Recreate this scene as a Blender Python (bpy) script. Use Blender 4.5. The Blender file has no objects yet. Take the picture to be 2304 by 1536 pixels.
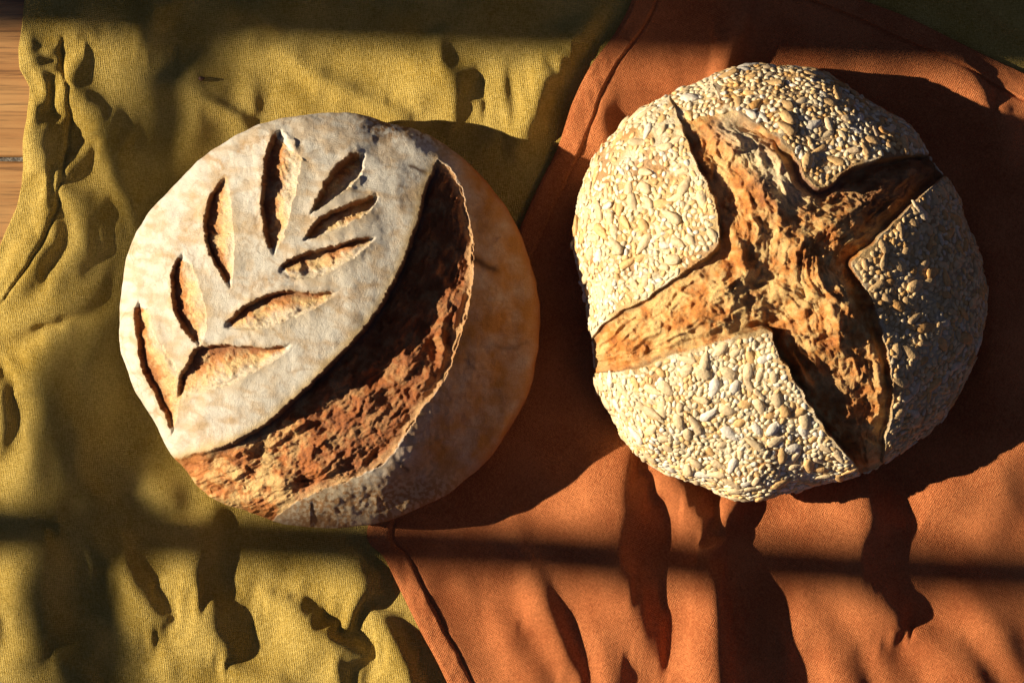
import bpy, math, random
import numpy as np

# ------------------------------------------------------------------ camera, light, exposure
scene = bpy.context.scene
col = scene.collection
S = 3800.0          # photo pixels per metre on the table top
H = 1.6             # camera height over the table (m)
SUN_EL, SUN_AZ = math.radians(24.0), math.radians(2.6)   # light runs to the right, a touch towards the viewer

cam_d = bpy.data.cameras.new('camera')
cam_d.sensor_width = 36.0
cam_d.lens = 36.0 * H / (2304.0 / S)
cam_d.clip_start, cam_d.clip_end = 0.05, 50.0
cam = bpy.data.objects.new('camera', cam_d)
cam.location = (0, 0, H)
col.objects.link(cam)
scene.camera = cam

world = bpy.data.worlds.new('World')
scene.world = world
world.use_nodes = True
bg = world.node_tree.nodes['Background']
bg.inputs[0].default_value = (0.42, 0.53, 1.0, 1)
bg.inputs[1].default_value = 0.058

LDIR = np.array([math.cos(SUN_EL) * math.cos(SUN_AZ), -math.cos(SUN_EL) * math.sin(SUN_AZ), -math.sin(SUN_EL)])
sun_d = bpy.data.lights.new('sun', 'SUN')
sun_d.energy = 5.0
sun_d.angle = math.radians(0.6)
sun_d.color = (1.0, 0.88, 0.68)
sun = bpy.data.objects.new('sun', sun_d)
from mathutils import Vector
sun.rotation_euler = Vector(LDIR.tolist()).to_track_quat('-Z', 'Y').to_euler()
sun.location = (-2, 0, 2)
col.objects.link(sun)

scene.cycles.diffuse_bounces = 2
scene.view_settings.view_transform = 'Standard'
scene.view_settings.look = 'None'
scene.view_settings.exposure = 0.7
scene.view_settings.gamma = 1.0

rng = np.random.RandomState(7)

# ------------------------------------------------------------------ helpers
def tag(o, label=None, cat=None, group=None, kind=None):
    if label: o['label'] = label
    if cat: o['category'] = cat
    if group: o['group'] = group
    if kind: o['kind'] = kind
    return o

def empty(name, loc=(0, 0, 0)):
    o = bpy.data.objects.new(name, None)
    o.empty_display_size = 0.05
    o.location = loc
    col.objects.link(o)
    return o

def mesh_np(name, V, F, mat, parent=None, colors=None, smooth=True):
    """V (n,3); F (m,4) or (m,3) or list of both"""
    me = bpy.data.meshes.new(name)
    Fs = F if isinstance(F, list) else [F]
    Fs = [f for f in Fs if len(f)]
    loops = np.concatenate([f.ravel() for f in Fs]).astype(np.int32)
    counts = np.concatenate([np.full(len(f), f.shape[1]) for f in Fs]).astype(np.int32)
    used = np.unique(loops)
    remap = np.zeros(len(V), np.int32); remap[used] = np.arange(len(used))
    loops = remap[loops]; V = V[used]
    me.vertices.add(len(V)); me.vertices.foreach_set('co', V.astype(np.float32).ravel())
    me.loops.add(len(loops)); me.loops.foreach_set('vertex_index', loops)
    me.polygons.add(len(counts))
    starts = np.concatenate([[0], np.cumsum(counts)[:-1]]).astype(np.int32)
    me.polygons.foreach_set('loop_start', starts)
    me.polygons.foreach_set('use_smooth', np.full(len(counts), smooth, bool))
    me.update(calc_edges=True)
    if colors is not None:
        a = me.color_attributes.new('col', 'FLOAT_COLOR', 'POINT')
        c = np.ones((len(V), 4), np.float32); c[:, :3] = colors[used]
        a.data.foreach_set('color', c.ravel())
    me.materials.append(mat)
    o = bpy.data.objects.new(name, me)
    col.objects.link(o)
    if parent: o.parent = parent
    return o

def sm(a, b, x):
    t = np.clip((x - a) / (b - a), 0, 1)
    return t * t * (3 - 2 * t)

def lerp(a, b, t): return a + (b - a) * t

# hashed gradient noise
_perm = np.arange(256); np.random.RandomState(3).shuffle(_perm); _perm = np.concatenate([_perm, _perm, _perm])
_g = np.random.RandomState(4).normal(size=(256, 3)); _g /= np.linalg.norm(_g, axis=1)[:, None]
def perlin(x, y, z=0.0):
    x = np.asarray(x, np.float64); y = np.asarray(y, np.float64); z = np.zeros_like(x) + z
    xi, yi, zi = np.floor(x).astype(int), np.floor(y).astype(int), np.floor(z).astype(int)
    xf, yf, zf = x - xi, y - yi, z - zi
    u, v, w = [t * t * t * (t * (t * 6 - 15) + 10) for t in (xf, yf, zf)]
    r = 0
    for dx in (0, 1):
        for dy in (0, 1):
            for dz in (0, 1):
                h = _perm[_perm[_perm[(xi + dx) & 255] + ((yi + dy) & 255)] + ((zi + dz) & 255)]
                g = _g[h]
                d = g[..., 0] * (xf - dx) + g[..., 1] * (yf - dy) + g[..., 2] * (zf - dz)
                r = r + d * (u if dx else 1 - u) * (v if dy else 1 - v) * (w if dz else 1 - w)
    return r * 1.6
def fbm(x, y, z=0.0, o=4, gain=.5):
    r = 0; a = 1; f = 1
    for i in range(o):
        r = r + a * perlin(x * f, y * f, z * f + i * 7.3); a *= gain; f *= 2.03
    return r
def ridged(x, y, z=0.0, o=4, gain=.5):
    r = 0; a = 1; f = 1; s = 0
    for i in range(o):
        r = r + a * (1 - np.abs(perlin(x * f, y * f, z * f + i * 5.1)) * 1.6); s += a; a *= gain; f *= 2.05
    return r / s

def worley(x, y, seed=0):
    xi, yi = np.floor(x).astype(int), np.floor(y).astype(int)
    f1 = np.full(np.shape(x), 9.); rid = np.zeros(np.shape(x)); f2 = f1.copy()
    for dx in (-1, 0, 1):
        for dy in (-1, 0, 1):
            h = _perm[_perm[(xi + dx + seed) & 255] + ((yi + dy) & 255)]; h2 = _perm[h + 37]; h3 = _perm[h + 91]
            d = np.hypot(xi + dx + h / 255. - x, yi + dy + h2 / 255. - y)
            k = d < f1; f2 = np.where(k, f1, np.minimum(f2, d)); f1 = np.where(k, d, f1); rid = np.where(k, h3 / 255., rid)
    return f1, f2, rid
def crumb_relief(U, V, o, al=None, ac=None):
    # torn crumb: soft swells, long strands along the tear (al along, ac across, px), a few bubble holes; returns metres, hole mask, strand mask
    u = U + 12 * perlin(U / 34, V / 34, o) + 5 * perlin(U / 13, V / 13, o + 3); v = V + 12 * perlin(U / 34, V / 34, o + 5) + 5 * perlin(U / 13, V / 13, o + 8)
    f1, f2, r = worley(u / 52, v / 40, int(o)); hole = sm(.55, .15, f1 / (.45 + .55 * r)) * (r > .68)
    g1, g2, r2 = worley(u / 19, v / 15, int(o) + 50); hole2 = sm(.5, .12, g1) * (r2 > .62)
    if al is None: al, ac = u * .7 + v * .7, u * -.7 + v * .7
    al = al + 10 * perlin(U / 30, V / 30, o + 11); ac = ac + 9 * perlin(U / 38, V / 38, o + 13)
    st = 1 - np.abs(perlin(al / 120, ac / 26, o + 21)) * 1.9; st = np.clip(st, 0, 1) ** 2 * sm(-.25, .3, perlin(U / 70, V / 70, o + 31))
    st2 = np.clip(1 - np.abs(perlin(al / 50, ac / 11, o + 25)) * 1.9, 0, 1) ** 2
    z = .0036 * fbm(U / 105, V / 90, o + 1, 2) - .0018 * hole - .0007 * hole2 + .0021 * st + .0008 * st2 + .0008 * fbm(U / 20, V / 18, o + 4, 4)
    return z, np.clip(hole + .5 * hole2, 0, 1), np.clip(st + .4 * st2, 0, 1)

def spline(pts, n=8, closed=False):
    p = np.array(pts, float); out = []
    m = len(p); rngm = range(m if closed else m - 1)
    for i in rngm:
        if closed: a, b, c, d = p[(i - 1) % m], p[i], p[(i + 1) % m], p[(i + 2) % m]
        else: a, b, c, d = p[max(i - 1, 0)], p[i], p[i + 1], p[min(i + 2, m - 1)]
        for k in range(n):
            t = k / n
            out.append(.5 * ((2 * b) + (c - a) * t + (2 * a - 5 * b + 4 * c - d) * t * t + (3 * b - a - 3 * c + d) * t ** 3))
    if not closed: out.append(p[-1])
    return np.array(out)

def polydist(U, V, P):
    """distance to polyline P (k,2+), arc parameter, side (+1 = right of travel in image coords), extra columns interpolated"""
    best = np.full(U.shape, 1e9); T = np.zeros(U.shape); side = np.zeros(U.shape)
    seg = np.linalg.norm(np.diff(P[:, :2], axis=0), axis=1); L = np.concatenate([[0], np.cumsum(seg)])
    for i in range(len(P) - 1):
        a, b = P[i, :2], P[i + 1, :2]; e = b - a; l2 = (e @ e) + 1e-9
        t = np.clip(((U - a[0]) * e[0] + (V - a[1]) * e[1]) / l2, 0, 1)
        dx = U - a[0] - t * e[0]; dy = V - a[1] - t * e[1]
        d = dx * dx + dy * dy
        k = d < best
        best = np.where(k, d, best)
        T = np.where(k, L[i] + t * seg[i], T)
        side = np.where(k, np.sign(e[0] * dy - e[1] * dx), side)
    return np.sqrt(best), T / L[-1], side

def inpoly(U, V, P):
    r = np.zeros(U.shape, bool)
    n = len(P)
    for i in range(n):
        x0, y0 = P[i][:2]; x1, y1 = P[(i + 1) % n][:2]
        if y0 == y1: continue
        c = ((y0 > V) != (y1 > V)) & (U < (x1 - x0) * (V - y0) / (y1 - y0) + x0)
        r ^= c
    return r

def near(U, V, P, m):
    return (U > P[:, 0].min() - m) & (U < P[:, 0].max() + m) & (V > P[:, 1].min() - m) & (V < P[:, 1].max() + m)

def sub_dist(U, V, P, m):
    d = np.full(U.shape, 1e4); t = np.zeros(U.shape); s = np.zeros(U.shape)
    k = near(U, V, P, m)
    if k.any():
        d[k], t[k], s[k] = polydist(U[k], V[k], P)
    return d, t, s

def wx(px): return (px - 1152.0) / S
def wy(py): return (768.0 - py) / S

# ------------------------------------------------------------------ materials
def new_mat(name):
    m = bpy.data.materials.new(name); m.use_nodes = True
    nt = m.node_tree; b = nt.nodes['Principled BSDF']
    return m, nt, b

def N(nt, typ, **kw):
    n = nt.nodes.new(typ)
    for k, v in kw.items():
        if k.startswith('i_'):
            key = k[2:]
            n.inputs[int(key) if key.isdigit() else key].default_value = v
        else: setattr(n, k, v)
    return n

def bread_mat(name, rough, spec, lo, hi, s1, s2, b1, b2, sss=0.0):
    m, nt, b = new_mat(name); L = nt.links.new
    at = N(nt, 'ShaderNodeAttribute', attribute_name='col')
    tc = N(nt, 'ShaderNodeTexCoord')
    n1 = N(nt, 'ShaderNodeTexNoise', i_Scale=s1, i_Detail=6.0, i_Roughness=0.65); L(tc.outputs['Object'], n1.inputs['Vector'])
    n2 = N(nt, 'ShaderNodeTexNoise', i_Scale=s2, i_Detail=3.0, i_Roughness=0.7); L(tc.outputs['Object'], n2.inputs['Vector'])
    mr = N(nt, 'ShaderNodeMapRange'); mr.inputs[1].default_value = .3; mr.inputs[2].default_value = .7
    mr.inputs[3].default_value = lo; mr.inputs[4].default_value = hi
    L(n2.outputs[0], mr.inputs[0])
    mx = N(nt, 'ShaderNodeVectorMath', operation='SCALE'); L(at.outputs['Color'], mx.inputs[0]); L(mr.outputs[0], mx.inputs['Scale'])
    L(mx.outputs[0], b.inputs['Base Color'])
    b.inputs['Roughness'].default_value = rough; b.inputs['Specular IOR Level'].default_value = spec
    if sss: 
        b.inputs['Subsurface Weight'].default_value = sss; b.inputs['Subsurface Radius'].default_value = (1, .5, .2); b.inputs['Subsurface Scale'].default_value = .004
    bp1 = N(nt, 'ShaderNodeBump', i_Strength=1.0, i_Distance=b1); L(n1.outputs[0], bp1.inputs['Height'])
    bp2 = N(nt, 'ShaderNodeBump', i_Strength=1.0, i_Distance=b2); L(n2.outputs[0], bp2.inputs['Height']); L(bp1.outputs[0], bp2.inputs['Normal'])
    L(bp2.outputs[0], b.inputs['Normal'])
    return m

M_CRUST = bread_mat('floured_crust', .9, .1, .78, 1.1, 420, 1700, .0005, .0007)
M_CRUMB = bread_mat('torn_crumb', .5, .4, .7, 1.25, 600, 1500, .0012, .0007, .12)
M_DOUGH = bread_mat('seeded_crust', .7, .25, .75, 1.15, 250, 900, .002, .0006)

def cloth_mat(name, c0, c1, rot):
    m, nt, b = new_mat(name); L = nt.links.new
    tc = N(nt, 'ShaderNodeTexCoord')
    mp = N(nt, 'ShaderNodeMapping'); mp.inputs['Rotation'].default_value = (0, 0, rot); L(tc.outputs['Object'], mp.inputs[0])
    def thr(sx, sy):
        q = N(nt, 'ShaderNodeMapping'); q.inputs['Scale'].default_value = (sx, sy, 200); L(mp.outputs[0], q.inputs[0])
        n = N(nt, 'ShaderNodeTexNoise', i_Scale=1.0, i_Detail=2.0, i_Roughness=0.6); L(q.outputs[0], n.inputs['Vector']); return n
    a, c = thr(1700, 450), thr(450, 1700)
    ad = N(nt, 'ShaderNodeMath', operation='ADD'); L(a.outputs[0], ad.inputs[0]); L(c.outputs[0], ad.inputs[1])
    big = N(nt, 'ShaderNodeTexNoise', i_Scale=28.0, i_Detail=4.0); L(tc.outputs['Object'], big.inputs['Vector'])
    fz = N(nt, 'ShaderNodeTexNoise', i_Scale=2400.0, i_Detail=2.0); L(tc.outputs['Object'], fz.inputs['Vector'])
    s2 = N(nt, 'ShaderNodeMath', operation='ADD'); L(ad.outputs[0], s2.inputs[0]); L(fz.outputs[0], s2.inputs[1])
    s3 = N(nt, 'ShaderNodeMath', operation='ADD'); L(s2.outputs[0], s3.inputs[0]); L(big.outputs[0], s3.inputs[1])
    mr = N(nt, 'ShaderNodeMapRange'); mr.inputs[1].default_value = 1.68; mr.inputs[2].default_value = 2.32
    L(s3.outputs[0], mr.inputs[0])
    mx = N(nt, 'ShaderNodeMix', data_type='RGBA'); L(mr.outputs[0], mx.inputs['Factor'])
    mx.inputs['A'].default_value = (*c0, 1); mx.inputs['B'].default_value = (*c1, 1)
    L(mx.outputs['Result'], b.inputs['Base Color'])
    b.inputs['Roughness'].default_value = .95; b.inputs['Specular IOR Level'].default_value = .1
    b.inputs['Sheen Weight'].default_value = .15; b.inputs['Sheen Roughness'].default_value = .5
    b.inputs['Sheen Tint'].default_value = (*c1, 1)
    w1 = N(nt, 'ShaderNodeTexWave', wave_type='BANDS', bands_direction='X', i_Scale=290.0, i_Distortion=2.2, i_Detail=2.0); w1.inputs['Detail Scale'].default_value = .6
    w2 = N(nt, 'ShaderNodeTexWave', wave_type='BANDS', bands_direction='Y', i_Scale=290.0, i_Distortion=2.2, i_Detail=2.0); w2.inputs['Detail Scale'].default_value = .6
    L(mp.outputs[0], w1.inputs['Vector']); L(mp.outputs[0], w2.inputs['Vector'])
    wm = N(nt, 'ShaderNodeMath', operation='MULTIPLY'); L(w1.outputs['Fac'], wm.inputs[0]); L(w2.outputs['Fac'], wm.inputs[1])
    wa = N(nt, 'ShaderNodeMath', operation='MULTIPLY_ADD'); wa.inputs[1].default_value = .55; L(wm.outputs[0], wa.inputs[0]); L(s2.outputs[0], wa.inputs[2])
    s2 = wa
    bp = N(nt, 'ShaderNodeBump', i_Strength=1.0, i_Distance=.0010); L(s2.outputs[0], bp.inputs['Height'])
    cr = N(nt, 'ShaderNodeTexNoise', i_Scale=75.0, i_Detail=4.0, i_Roughness=.6, i_Distortion=.6); L(tc.outputs['Object'], cr.inputs['Vector'])
    bp2 = N(nt, 'ShaderNodeBump', i_Strength=.3, i_Distance=.003); L(cr.outputs[0], bp2.inputs['Height']); L(bp.outputs[0], bp2.inputs['Normal'])
    L(bp2.outputs[0], b.inputs['Normal'])
    return m
OLP = np.array([(-130, 40), (0, 60), (60, 55), (115, 50), (160, 54), (200, 73), (280, 71), (350, 64), (420, 52), (470, 42), (520, 18), (560, 2), (600, -20), (680, -80), (760, -170), (1120, -220), (1680, -230)], float)
M_OLIVE = cloth_mat('olive_linen', (.45, .285, .045), (.78, .56, .16), .12)
M_TERRA = cloth_mat('terracotta_linen', (.44, .115, .036), (.76, .262, .092), .5)

def wood_mat():
    m, nt, b = new_mat('oiled_wood'); L = nt.links.new
    tc = N(nt, 'ShaderNodeTexCoord')
    q = N(nt, 'ShaderNodeMapping'); q.inputs['Scale'].default_value = (5, 90, 20); L(tc.outputs['Object'], q.inputs[0])
    n = N(nt, 'ShaderNodeTexNoise', i_Scale=1.0, i_Detail=6.0, i_Roughness=.65, i_Distortion=.8); L(q.outputs[0], n.inputs['Vector'])
    q2 = N(nt, 'ShaderNodeMapping'); q2.inputs['Scale'].default_value = (28, 800, 60); L(tc.outputs['Object'], q2.inputs[0])
    n2 = N(nt, 'ShaderNodeTexNoise', i_Scale=1.0, i_Detail=3.0); L(q2.outputs[0], n2.inputs['Vector'])
    cr = N(nt, 'ShaderNodeValToRGB'); e = cr.color_ramp.elements
    e[0].position = .3; e[0].color = (.40, .17, .05, 1); e[1].position = .7; e[1].color = (.66, .36, .13, 1)
    L(n.outputs[0], cr.inputs[0])
    mr = N(nt, 'ShaderNodeMapRange'); mr.inputs[1].default_value = .32; mr.inputs[2].default_value = .5; mr.inputs[3].default_value = .5; mr.inputs[4].default_value = 1.0
    L(n2.outputs[0], mr.inputs[0])
    sc = N(nt, 'ShaderNodeVectorMath', operation='SCALE'); L(cr.outputs[0], sc.inputs[0]); L(mr.outputs[0], sc.inputs['Scale'])
    L(sc.outputs[0], b.inputs['Base Color'])
    b.inputs['Roughness'].default_value = .5
    bp = N(nt, 'ShaderNodeBump', i_Strength=.6, i_Distance=.0006); L(n2.outputs[0], bp.inputs['Height']); L(bp.outputs[0], b.inputs['Normal'])
    return m
M_WOOD = wood_mat()

def plain_mat(name, c0, c1, scale, rough, bump=.0004):
    m, nt, b = new_mat(name); L = nt.links.new
    tc = N(nt, 'ShaderNodeTexCoord'); oi = N(nt, 'ShaderNodeObjectInfo')
    n = N(nt, 'ShaderNodeTexNoise', i_Scale=scale, i_Detail=4.0, i_Roughness=.65); L(tc.outputs['Object'], n.inputs['Vector'])
    mr = N(nt, 'ShaderNodeMapRange'); mr.inputs[1].default_value = .3; mr.inputs[2].default_value = .7; L(n.outputs[0], mr.inputs[0])
    mx = N(nt, 'ShaderNodeMix', data_type='RGBA'); L(mr.outputs[0], mx.inputs['Factor'])
    mx.inputs['A'].default_value = (*c0, 1); mx.inputs['B'].default_value = (*c1, 1)
    L(mx.outputs['Result'], b.inputs['Base Color'])
    b.inputs['Roughness'].default_value = rough
    bp = N(nt, 'ShaderNodeBump', i_Strength=.7, i_Distance=bump); L(n.outputs[0], bp.inputs['Height']); L(bp.outputs[0], b.inputs['Normal'])
    return m
M_PAINT = plain_mat('white_paint', (.7, .7, .68), (.8, .8, .78), 40, .5)
M_DIRT = plain_mat('dark_grit', (.02, .017, .014), (.35, .30, .24), 420, .9, .002)
M_BROWN = plain_mat('brown_crumb', (.07, .03, .018), (.16, .07, .035), 500, .7)

def seed_mat(name):
    m, nt, b = new_mat(name); L = nt.links.new
    at = N(nt, 'ShaderNodeAttribute', attribute_name='col')
    oi = N(nt, 'ShaderNodeObjectInfo')
    tc = N(nt, 'ShaderNodeNewGeometry')
    n = N(nt, 'ShaderNodeTexNoise', i_Scale=420.0, i_Detail=3.0, i_Roughness=.6); L(tc.outputs['Position'], n.inputs['Vector'])
    mr = N(nt, 'ShaderNodeMapRange'); mr.inputs[1].default_value = .3; mr.inputs[2].default_value = .7; mr.inputs[3].default_value = .72; mr.inputs[4].default_value = 1.18
    L(n.outputs[0], mr.inputs[0])
    oc = N(nt, 'ShaderNodeVectorMath', operation='MULTIPLY'); L(at.outputs['Color'], oc.inputs[0]); L(oi.outputs['Color'], oc.inputs[1])
    sc = N(nt, 'ShaderNodeVectorMath', operation='SCALE'); L(oc.outputs[0], sc.inputs[0]); L(mr.outputs[0], sc.inputs['Scale'])
    L(sc.outputs[0], b.inputs['Base Color'])
    b.inputs['Roughness'].default_value = .55; b.inputs['Specular IOR Level'].default_value = .3
    bp = N(nt, 'ShaderNodeBump', i_Strength=.8, i_Distance=.0007); L(n.outputs[0], bp.inputs['Height']); L(bp.outputs[0], b.inputs['Normal'])
    return m
M_SEED = seed_mat('toasted_seed')

# ------------------------------------------------------------------ outlines shared by loaves and cloths (photo trace)
RIM_L = [(272,720),(278,640),(295,560),(330,490),(375,430),(430,375),(490,332),(560,292),(640,270),(720,258),(790,256),(840,266),(885,284),(930,292),(985,315),(1030,345),(1075,385),(1112,430),(1147,480),(1180,550),(1201,620),(1211,700),(1208,780),(1197,850),(1180,910),(1140,980),(1090,1040),(1030,1093),(980,1125),(920,1155),(860,1172),(800,1182),(720,1184),(650,1178),(600,1165),(545,1147),(490,1127),(455,1100),(435,1075),(412,1042),(388,1020),(368,985),(345,945),(312,895),(290,840),(275,780)]
RIM_R = [(1292,560),(1298,500),(1307,440),(1325,390),(1348,340),(1390,290),(1440,242),(1500,212),(1560,188),(1620,165),(1700,150),(1760,150),(1830,162),(1880,185),(1940,217),(2000,256),(2045,290),(2072,330),(2100,375),(2140,420),(2167,475),(2195,560),(2213,640),(2210,720),(2190,800),(2160,870),(2118,932),(2070,980),(2025,1010),(1985,1042),(1920,1075),(1860,1088),(1800,1096),(1740,1114),(1700,1122),(1640,1118),(1580,1097),(1530,1080),(1480,1052),(1432,1022),(1405,980),(1370,920),(1345,870),(1336,800),(1322,720),(1318,660),(1300,610)]

def rim_fn(pts):
    p = spline(pts, 10, True); c = np.array([(p[:, 0].min() + p[:, 0].max()) / 2, (p[:, 1].min() + p[:, 1].max()) / 2])
    th = np.arctan2(p[:, 1] - c[1], p[:, 0] - c[0]); r = np.hypot(p[:, 0] - c[0], p[:, 1] - c[1])
    o = np.argsort(th); th, r = th[o], r[o]
    tg = np.linspace(-np.pi, np.pi, 721)[:-1]; rg = np.interp(tg, np.concatenate([th - 2 * np.pi, th, th + 2 * np.pi]), np.concatenate([r, r, r]))
    kk = np.exp(-(np.arange(-14, 15) / 5.5) ** 2); kk /= kk.sum(); rg = np.convolve(np.concatenate([rg[-14:], rg, rg[:14]]), kk, 'valid'); th, r = tg, rg
    th = np.concatenate([th - 2 * np.pi, th, th + 2 * np.pi]); r = np.concatenate([r, r, r])
    return c, lambda t: np.interp(t, th, r)
CL, RL = rim_fn(RIM_L)
CR, RR = rim_fn(RIM_R)

# ------------------------------------------------------------------ wooden table
table = empty('wooden_table', (0, 0, -0.026))
tag(table, 'orange brown wooden plank table under the two cloths, with a gritty joint at its left', 'table')
def box_verts(x0, x1, y0, y1, z0, z1, bev):
    b = bev
    V = []
    for z, i in ((z0, 0), (z1 - b, 0), (z1, b)):
        V += [(x0 + i, y0 + i, z), (x1 - i, y0 + i, z), (x1 - i, y1 - i, z), (x0 + i, y1 - i, z)]
    V = np.array(V)
    F = [(3, 2, 1, 0)]
    for k in (0, 4):
        for j in range(4): F.append((k + j, k + (j + 1) % 4, k + 4 + (j + 1) % 4, k + 4 + j))
    F.append((8, 9, 10, 11))
    return V, np.array(F)
gap_y = [358 + 410 * k for k in range(-3, 6)]
for i in range(len(gap_y) - 1):
    yt, yb = wy(gap_y[i] + 5), wy(gap_y[i + 1] - 5)
    V, F = box_verts(-.46, .46, yb, yt, 0, .0245 + .0004 * (i % 2), .0012)
    V = V + np.array([0.0012 * (i % 3), 0, 0])
    mesh_np('plank', V, F, M_WOOD, table, smooth=False)
V, F = box_verts(-.45, .45, wy(gap_y[-1]), wy(gap_y[0]), -.02, -.002, .001)
mesh_np('batten', V, F, M_WOOD, table, smooth=False)
for g in gap_y[1:-1]:
    n = 240
    xs = np.linspace(-.44, .4, n); V = []; F = []
    for j, yy in enumerate((wy(g + 6), wy(g), wy(g - 6))):
        for x in xs: V.append((x, yy, .0222 + .0022 * perlin(np.array(x * 160), np.array(j * 1.7 + g))))
    V = np.array(V, float)
    idx = np.arange(n - 1)
    F = np.concatenate([np.stack([idx + j * n, idx + (j + 1) * n, idx + (j + 1) * n + 1, idx + j * n + 1], 1) for j in (0, 1)])[:, ::-1]
    mesh_np('joint_grit', V, F, M_DIRT, table)

# ------------------------------------------------------------------ cloth height fields (all heights in photo px, divided by S at the end)
def ridges(U, V, defs, p=2.0, er=1.5, hs=1.0, ws=1.0):
    tot = np.zeros(U.shape); neg = np.zeros(U.shape)
    for pts, wl, wr in defs:
        P = spline(pts, 6)
        m = 2.6 * max(wl, wr)
        k = near(U, V, P, m)
        if not k.any(): continue
        u = U[k] + 12 * perlin(U[k] / 110, V[k] / 110, 3.3); v = V[k] + 12 * perlin(U[k] / 110, V[k] / 110, 9.1)
        d, t, s = polydist(u, v, P)
        seg = np.linalg.norm(np.diff(P[:, :2], axis=0), axis=1); L = np.concatenate([[0], np.cumsum(seg)]) / seg.sum()
        h = np.interp(t, L, P[:, 2]) * hs
        # folds drawn top to bottom: side<0 is the image right
        hm = np.abs(P[:, 2]).max(); w = np.where(s < 0, wr * ws, wl) * (.5 + .5 * np.abs(h) / hm / hs)
        q = d / w
        f = h * np.where(s < 0, np.exp(-q ** 1.75), np.exp(-q ** er))
        pos = f > 0
        a = np.zeros(U.shape); a[k] = f
        tot += np.maximum(a, 0) ** p; neg += np.minimum(a, 0)
    return tot ** (1 / p) + neg

def loaf_mask(U, V):
    m = np.ones(U.shape)
    for c, R in ((CL, RL), (CR, RR)):
        r = np.hypot(U - c[0], V - c[1]) / R(np.arctan2(V - c[1], U - c[0]))
        m *= sm(.70, .98, r)
    return m

OLIVE = [
    ([(-20,800,0),(0,870,34),(8,930,46),(-4,990,34),(-30,1050,0)], 36, 40),
    ([(-40,770,0),(20,800,18),(60,850,22),(86,880,0)], 40, 24),  # (x, y, height) crest lines drawn top to bottom, width left, width right
    ([(64,60,0),(72,130,30),(96,165,26),(104,215,14),(86,262,26),(92,315,52),(104,370,46),(118,420,26),(100,480,34),(84,530,24),(52,580,36),(4,640,16),(-40,690,0)], 40, 66),
    ([(196,90,0),(178,150,24),(176,205,34),(210,265,44),(250,335,48),(288,420,34),(310,500,10),(318,560,0)], 46, 52),
    ([(214,300,0),(186,350,26),(152,400,30),(150,440,30),(186,486,42),(186,552,44),(150,625,34),(90,690,20),(20,745,14),(-40,790,0)], 38, 62),
    ([(140,470,0),(132,500,24),(110,560,30),(70,620,30),(10,690,14),(-30,720,0)], 26, 44),
    ([(270,540,0),(232,610,26),(196,662,34),(130,706,30),(40,742,20),(-30,770,0)], 70, 34),
    ([(60,700,0),(110,730,-14),(40,772,-20),(-40,800,0)], 30, 30),
    ([(170,700,0),(140,770,34),(118,850,46),(122,940,54),(104,1030,48),(60,1110,30),(0,1200,0)], 90, 130),
    ([(310,690,0),(250,750,22),(206,840,34),(196,940,34),(170,1060,12),(150,1130,0)], 70, 80),
    ([(110,1180,0),(92,1260,42),(98,1340,52),(100,1420,44),(84,1490,16),(70,1540,0)], 90, 70),
    ([(-18,1290,0),(-10,1380,32),(-16,1470,0)], 36, 30),
    ([(-20,1496,0),(50,1484,22),(116,1462,20),(150,1500,26),(220,1545,20),(280,1600,0)], 34, 36),
    ([(262,1170,0),(280,1250,34),(304,1312,50),(346,1376,40),(402,1420,8),(440,1440,0)], 90, 46),
    ([(505,1150,0),(452,1225,36),(434,1290,34),(452,1350,32),(484,1400,42),(512,1450,38),(540,1500,12),(560,1540,0)], 80, 50),
    ([(585,1310,0),(640,1362,26),(704,1412,46),(764,1448,44),(846,1470,10),(880,1480,0)], 80, 34),
    ([(868,1210,0),(834,1290,44),(806,1350,40),(776,1420,10),(765,1450,0)], 90, 32),
    ([(800,1375,0),(866,1412,36),(904,1470,52),(924,1540,46),(936,1640,0)], 80, 46),
    ([(752,1420,0),(742,1470,20),(752,1520,30),(770,1590,0)], 36, 34),
    ([(800,1480,0),(806,1520,16),(812,1580,0)], 24, 22),
    ([(356,1452,0),(380,1488,28),(402,1536,0)], 44, 28),
    ([(462,1470,0),(530,1502,24),(620,1532,26),(690,1590,0)], 50, 30),
    ([(230,1380,0),(222,1430,26),(190,1500,22),(170,1560,0)], 50, 60),
    ([(570,1180,0),(600,1240,14),(640,1300,0)], 60, 60),
    ([(330,1050,0),(352,1110,22),(350,1170,0)], 50, 60),
    ([(560,80,0),(640,122,12),(720,178,22),(800,216,24),(880,254,24),(960,298,0)], 30, 34),
    ([(990,60,0),(994,130,34),(1014,190,52),(1016,250,40),(1000,320,0)], 120, 50),
    ([(1130,120,0),(1126,190,14),(1136,240,18),(1140,290,0)], 40, 30),
    ([(1370,0,0),(1300,100,30),(1232,200,38),(1176,278,32),(1130,350,0)], 60, 50),
    ([(548,150,0),(556,220,24),(584,290,0)], 50, 40),
    ([(640,170,0),(660,220,14),(700,270,0)], 40, 40),
    ([(424,205,0),(484,238,28),(540,280,28),(590,330,0)], 50, 30),
    ([(452,110,0),(440,190,34),(446,240,34),(420,330,28),(392,420,0)], 60, 100),
    ([(335,-60,0),(350,20,36),(340,84,30),(398,108,0)], 34, 34),
    ([(494,-40,0),(518,20,22),(546,60,0)], 24, 24),
    ([(545,-30,0),(580,36,20),(650,100,0)], 24, 24),
    ([(850,-40,0),(900,36,20),(972,100,0)], 34, 34),
    ([(160,-40,0),(176,40,30),(150,100,0)], 50, 50),
    ([(2130,-60,0),(2210,10,26),(2270,64,26),(2340,130,0)], 24, 24),
]
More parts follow.
